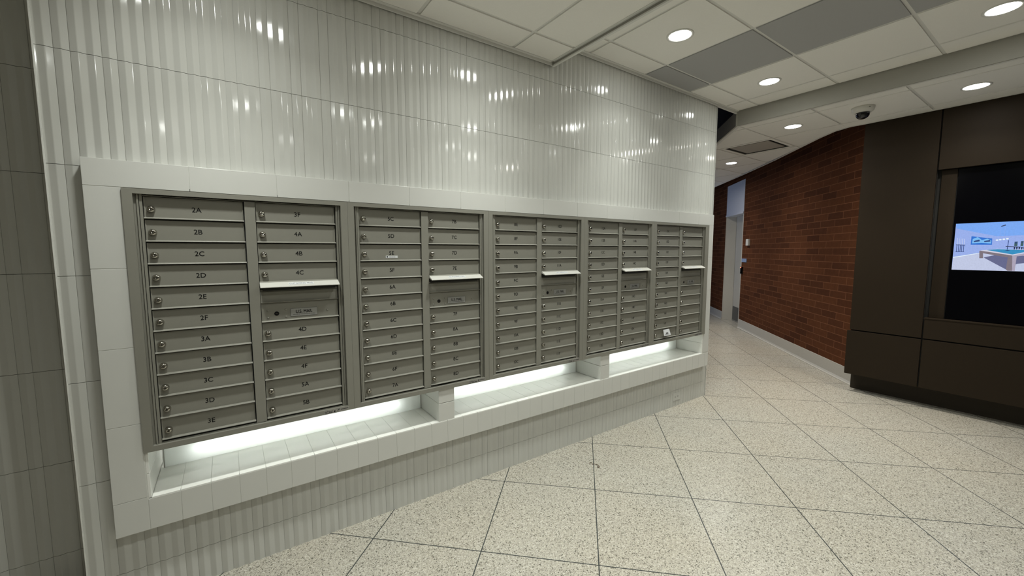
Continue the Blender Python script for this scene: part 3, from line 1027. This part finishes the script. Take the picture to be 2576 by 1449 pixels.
def emit_mat(name, rgb, s=1.0):
    m = bpy.data.materials.new(name)
    m.use_nodes = True
    nt = m.node_tree
    b = nt.nodes['Principled BSDF']
    b.inputs['Base Color'].default_value = (0.01, 0.01, 0.01, 1)
    b.inputs['Roughness'].default_value = 0.3
    n = nt.nodes.new('ShaderNodeTexNoise')
    n.inputs['Scale'].default_value = 90
    tc = nt.nodes.new('ShaderNodeTexCoord')
    nt.links.new(tc.outputs['Object'], n.inputs['Vector'])
    mx = nt.nodes.new('ShaderNodeMix')
    mx.data_type = 'RGBA'
    lin = [((c / 255 + 0.055) / 1.055) ** 2.4 for c in rgb]
    mx.inputs[6].default_value = (*[c * 0.88 for c in lin], 1)
    mx.inputs[7].default_value = (*[min(1, c * 1.12) for c in lin], 1)
    nt.links.new(n.outputs['Fac'], mx.inputs[0])
    nt.links.new(mx.outputs[2], b.inputs['Emission Color'])
    b.inputs['Emission Strength'].default_value = s
    M[name] = m
    return m
XSC = PXW + 0.050
t = thing('display_screen', 'wide black screen showing a bright picture of a pool table room', 'screen', (XSC, 0, 0))
m_ = MB(); m_.box(0.0, 0.018, -1.1, 0.733, ZS + 0.001, ZO - 0.001)
m_.build('black_glass_panel', 'glass_black', t)
emit_mat('pic_wall', (150, 172, 232)); emit_mat('pic_ceiling', (118, 166, 240)); emit_mat('pic_floor', (190, 198, 225))
emit_mat('pic_navy', (38, 62, 120)); emit_mat('pic_blue', (40, 110, 205)); emit_mat('pic_sky', (120, 185, 240)); emit_mat('pic_felt', (48, 140, 190)); emit_mat('pic_rail', (205, 205, 222))
emit_mat('pic_wood', (122, 112, 122)); emit_mat('pic_wood_light', (168, 160, 180)); emit_mat('pic_rug', (98, 102, 138)); emit_mat('pic_globe', (225, 238, 255)); emit_mat('pic_dark', (40, 48, 78)); emit_mat('pic_cue', (205, 212, 235)); emit_mat('pic_plant', (60, 92, 96))
m_ = MB()
layer = [0]
def pic(pts, mat):
    layer[0] += 1
    x = -0.0006 - 0.00015 * layer[0]
    m_.add([(x, y, z) for y, z in pts], [tuple(range(len(pts)))], mat)
pic([(0.719, 1.280), (0.719, 1.679), (-0.03, 1.687), (-0.03, 1.280)], 'pic_wall')
pic([(0.719, 1.679), (0.714, 1.639), (0.482, 1.565), (0.34, 1.570), (0.20, 1.572), (-0.03, 1.64), (-0.03, 1.687)], 'pic_ceiling')
pic([(0.719, 1.280), (0.717, 1.387), (0.561, 1.425), (0.329, 1.420), (-0.03, 1.39), (-0.03, 1.280)], 'pic_floor')
pic([(0.717, 1.383), (0.717, 1.391), (0.561, 1.429), (0.561, 1.425)], 'pic_globe')
pic([(0.621, 1.569), (0.504, 1.547), (0.502, 1.495), (0.621, 1.497)], 'pic_blue')
pic([(0.612, 1.545), (0.585, 1.562), (0.560, 1.535), (0.530, 1.547), (0.508, 1.530), (0.508, 1.505), (0.560, 1.512), (0.614, 1.508)], 'pic_sky')
pic([(0.606, 1.528), (0.575, 1.540), (0.570, 1.525), (0.604, 1.518)], 'pic_navy')
pic([(0.548, 1.527), (0.515, 1.535), (0.512, 1.522), (0.545, 1.518)], 'pic_navy')
pic([(0.706, 1.500), (0.706, 1.495), (0.652, 1.492), (0.652, 1.497)], 'pic_navy')
pic([(0.706, 1.438), (0.706, 1.434), (0.655, 1.435), (0.655, 1.439)], 'pic_navy')
for yy, zz in ((0.701, 1.555), (0.690, 1.551), (0.680, 1.549), (0.671, 1.549), (0.660, 1.547)):
    pic([(yy + .0012, zz), (yy - .0012, zz), (yy - .0030, 1.498), (yy - .0006, 1.498)], 'pic_cue')
    pic([(yy + .0015, 1.495), (yy - .0020, 1.495), (yy - .0020, 1.436), (yy + .0015, 1.436)], 'pic_navy')
pic([(0.541, 1.389), (0.479, 1.410), (0.30, 1.405), (0.24, 1.36), (0.36, 1.34), (0.414, 1.293)], 'pic_rug')
pic([(0.568, 1.444), (0.546, 1.428), (0.543, 1.383), (0.564, 1.382)], 'pic_wood')
pic([(0.565, 1.447), (0.561, 1.428), (0.386, 1.385), (0.388, 1.407)], 'pic_wood')
pic([(0.414, 1.293), (0.410, 1.392), (0.386, 1.385), (0.379, 1.282), (0.405, 1.282)], 'pic_wood')
pic([(0.388, 1.407), (0.365, 1.400), (0.367, 1.282), (0.381, 1.282)], 'pic_wood_light')
pic([(0.388, 1.410), (0.388, 1.396), (0.20, 1.432), (0.20, 1.447)], 'pic_wood_light')
pic([(0.250, 1.42), (0.235, 1.42), (0.235, 1.35), (0.248, 1.35)], 'pic_wood')
pic([(0.565, 1.447), (0.471, 1.462), (0.25, 1.450), (0.388, 1.407)], 'pic_rail')
pic([(0.529, 1.452), (0.470, 1.459), (0.285, 1.449), (0.388, 1.415)], 'pic_felt')
pic([(0.432, 1.449), (0.415, 1.444), (0.400, 1.447), (0.415, 1.451)], 'pic_navy')
pic([(0.418, 1.53), (0.414, 1.53), (0.416, 1.455), (0.420, 1.455)], 'pic_navy')
pic([(0.428, 1.482), (0.350, 1.478), (0.350, 1.474), (0.428, 1.477)], 'pic_dark')
for q in range(9):
    y0 = 0.386 - q * 0.0125
    pic([(y0, 1.478 - (q % 2) * .003), (y0 - 0.009, 1.477), (y0 - 0.007, 1.456 + (q % 3) * .002), (y0 - 0.002, 1.455)], 'pic_dark')
for (a, b_, c_, d_) in ((0.384, 0.368, 1.518, 1.482), (0.352, 0.338, 1.522, 1.482), (0.325, 0.308, 1.515, 1.48)):
    pic([(a, c_), (b_, c_ + 0.002), (b_, d_), (a, d_)], 'pic_plant')
    pic([(a - .003, c_ - .004), (b_ + .003, c_ - .003), (b_ + .003, c_ - .014), (a - .003, c_ - .013)], 'pic_navy')
pic([(0.465, 1.646), (0.440, 1.659), (0.437, 1.651), (0.461, 1.642)], 'pic_dark')
for yy in (0.463, 0.440):
    pic([(yy + .0005, 1.645), (yy - .0005, 1.645), (yy - .0005, 1.54), (yy + .0005, 1.54)], 'pic_wall')
for (yy, zz) in ((0.477, 1.533), (0.460, 1.536), (0.441, 1.539), (0.423, 1.543)):
    pic([(yy + 0.0075 * math.cos(a * math.pi / 6), zz + 0.0065 * math.sin(a * math.pi / 6)) for a in range(12)], 'pic_globe')
o = m_.build('picture', None, t)
o['label'] = 'bright bluish picture of a room with a pool table'

# ------------------------------------------------------------------ small things
t = thing('outlet_cover', 'tile coloured electrical outlet low on the fluted wall at its right end', 'outlet', (3.378, WY - 0.003, 0.09))
m_ = MB(); m_.box(-0.060, 0.056, -0.0015, 0.006, -0.036, 0.036)
m_.build('cover_plate', 'tile_dull', t, bevel=0.0006)
m_ = MB()
for xx in (-0.028, 0.012):
    for dz in (-0.005, 0.005):
        m_.box(xx - 0.006, xx + 0.006, -0.0022, -0.0014, dz - 0.0012, dz + 0.0012)
m_.build('outlet_slots', 'black', t)

# dry twisted leaf stem on the floor
cu = [(1.945, 1.862), (1.962, 1.878), (1.972, 1.868), (1.957, 1.853), (1.975, 1.846), (1.982, 1.830), (1.980, 1.812), (1.970, 1.800), (1.960, 1.803), (1.966, 1.812)]
m_ = MB()
rad = 0.0021
N = 6
ring = []
for i, (x, y) in enumerate(cu):
    p0, p1 = cu[max(0, i - 1)], cu[min(len(cu) - 1, i + 1)]
    d_ = Vector((p1[0] - p0[0], p1[1] - p0[1], 0)).normalized()
    n_ = Vector((-d_.y, d_.x, 0))
    r_ = rad * (1.5 if i > 6 else 1.0)
    ring.append([(x + n_.x * r_ * math.cos(a * 2 * math.pi / N), y + n_.y * r_ * math.cos(a * 2 * math.pi / N), r_ + r_ * math.sin(a * 2 * math.pi / N)) for a in range(N)])
vs_ = [p for r_ in ring for p in r_]
fs = [(i * N + k, i * N + (k + 1) % N, (i + 1) * N + (k + 1) % N, (i + 1) * N + k) for i in range(len(cu) - 1) for k in range(N)]
fs += [tuple(range(N)), tuple(range((len(cu) - 1) * N, len(cu) * N))]
m_.add(vs_, fs, None, True)
o = m_.build('dry_stem', 'leaf')
tag(o, 'small brown dry stem lying across a divider strip on the terrazzo floor', 'debris')
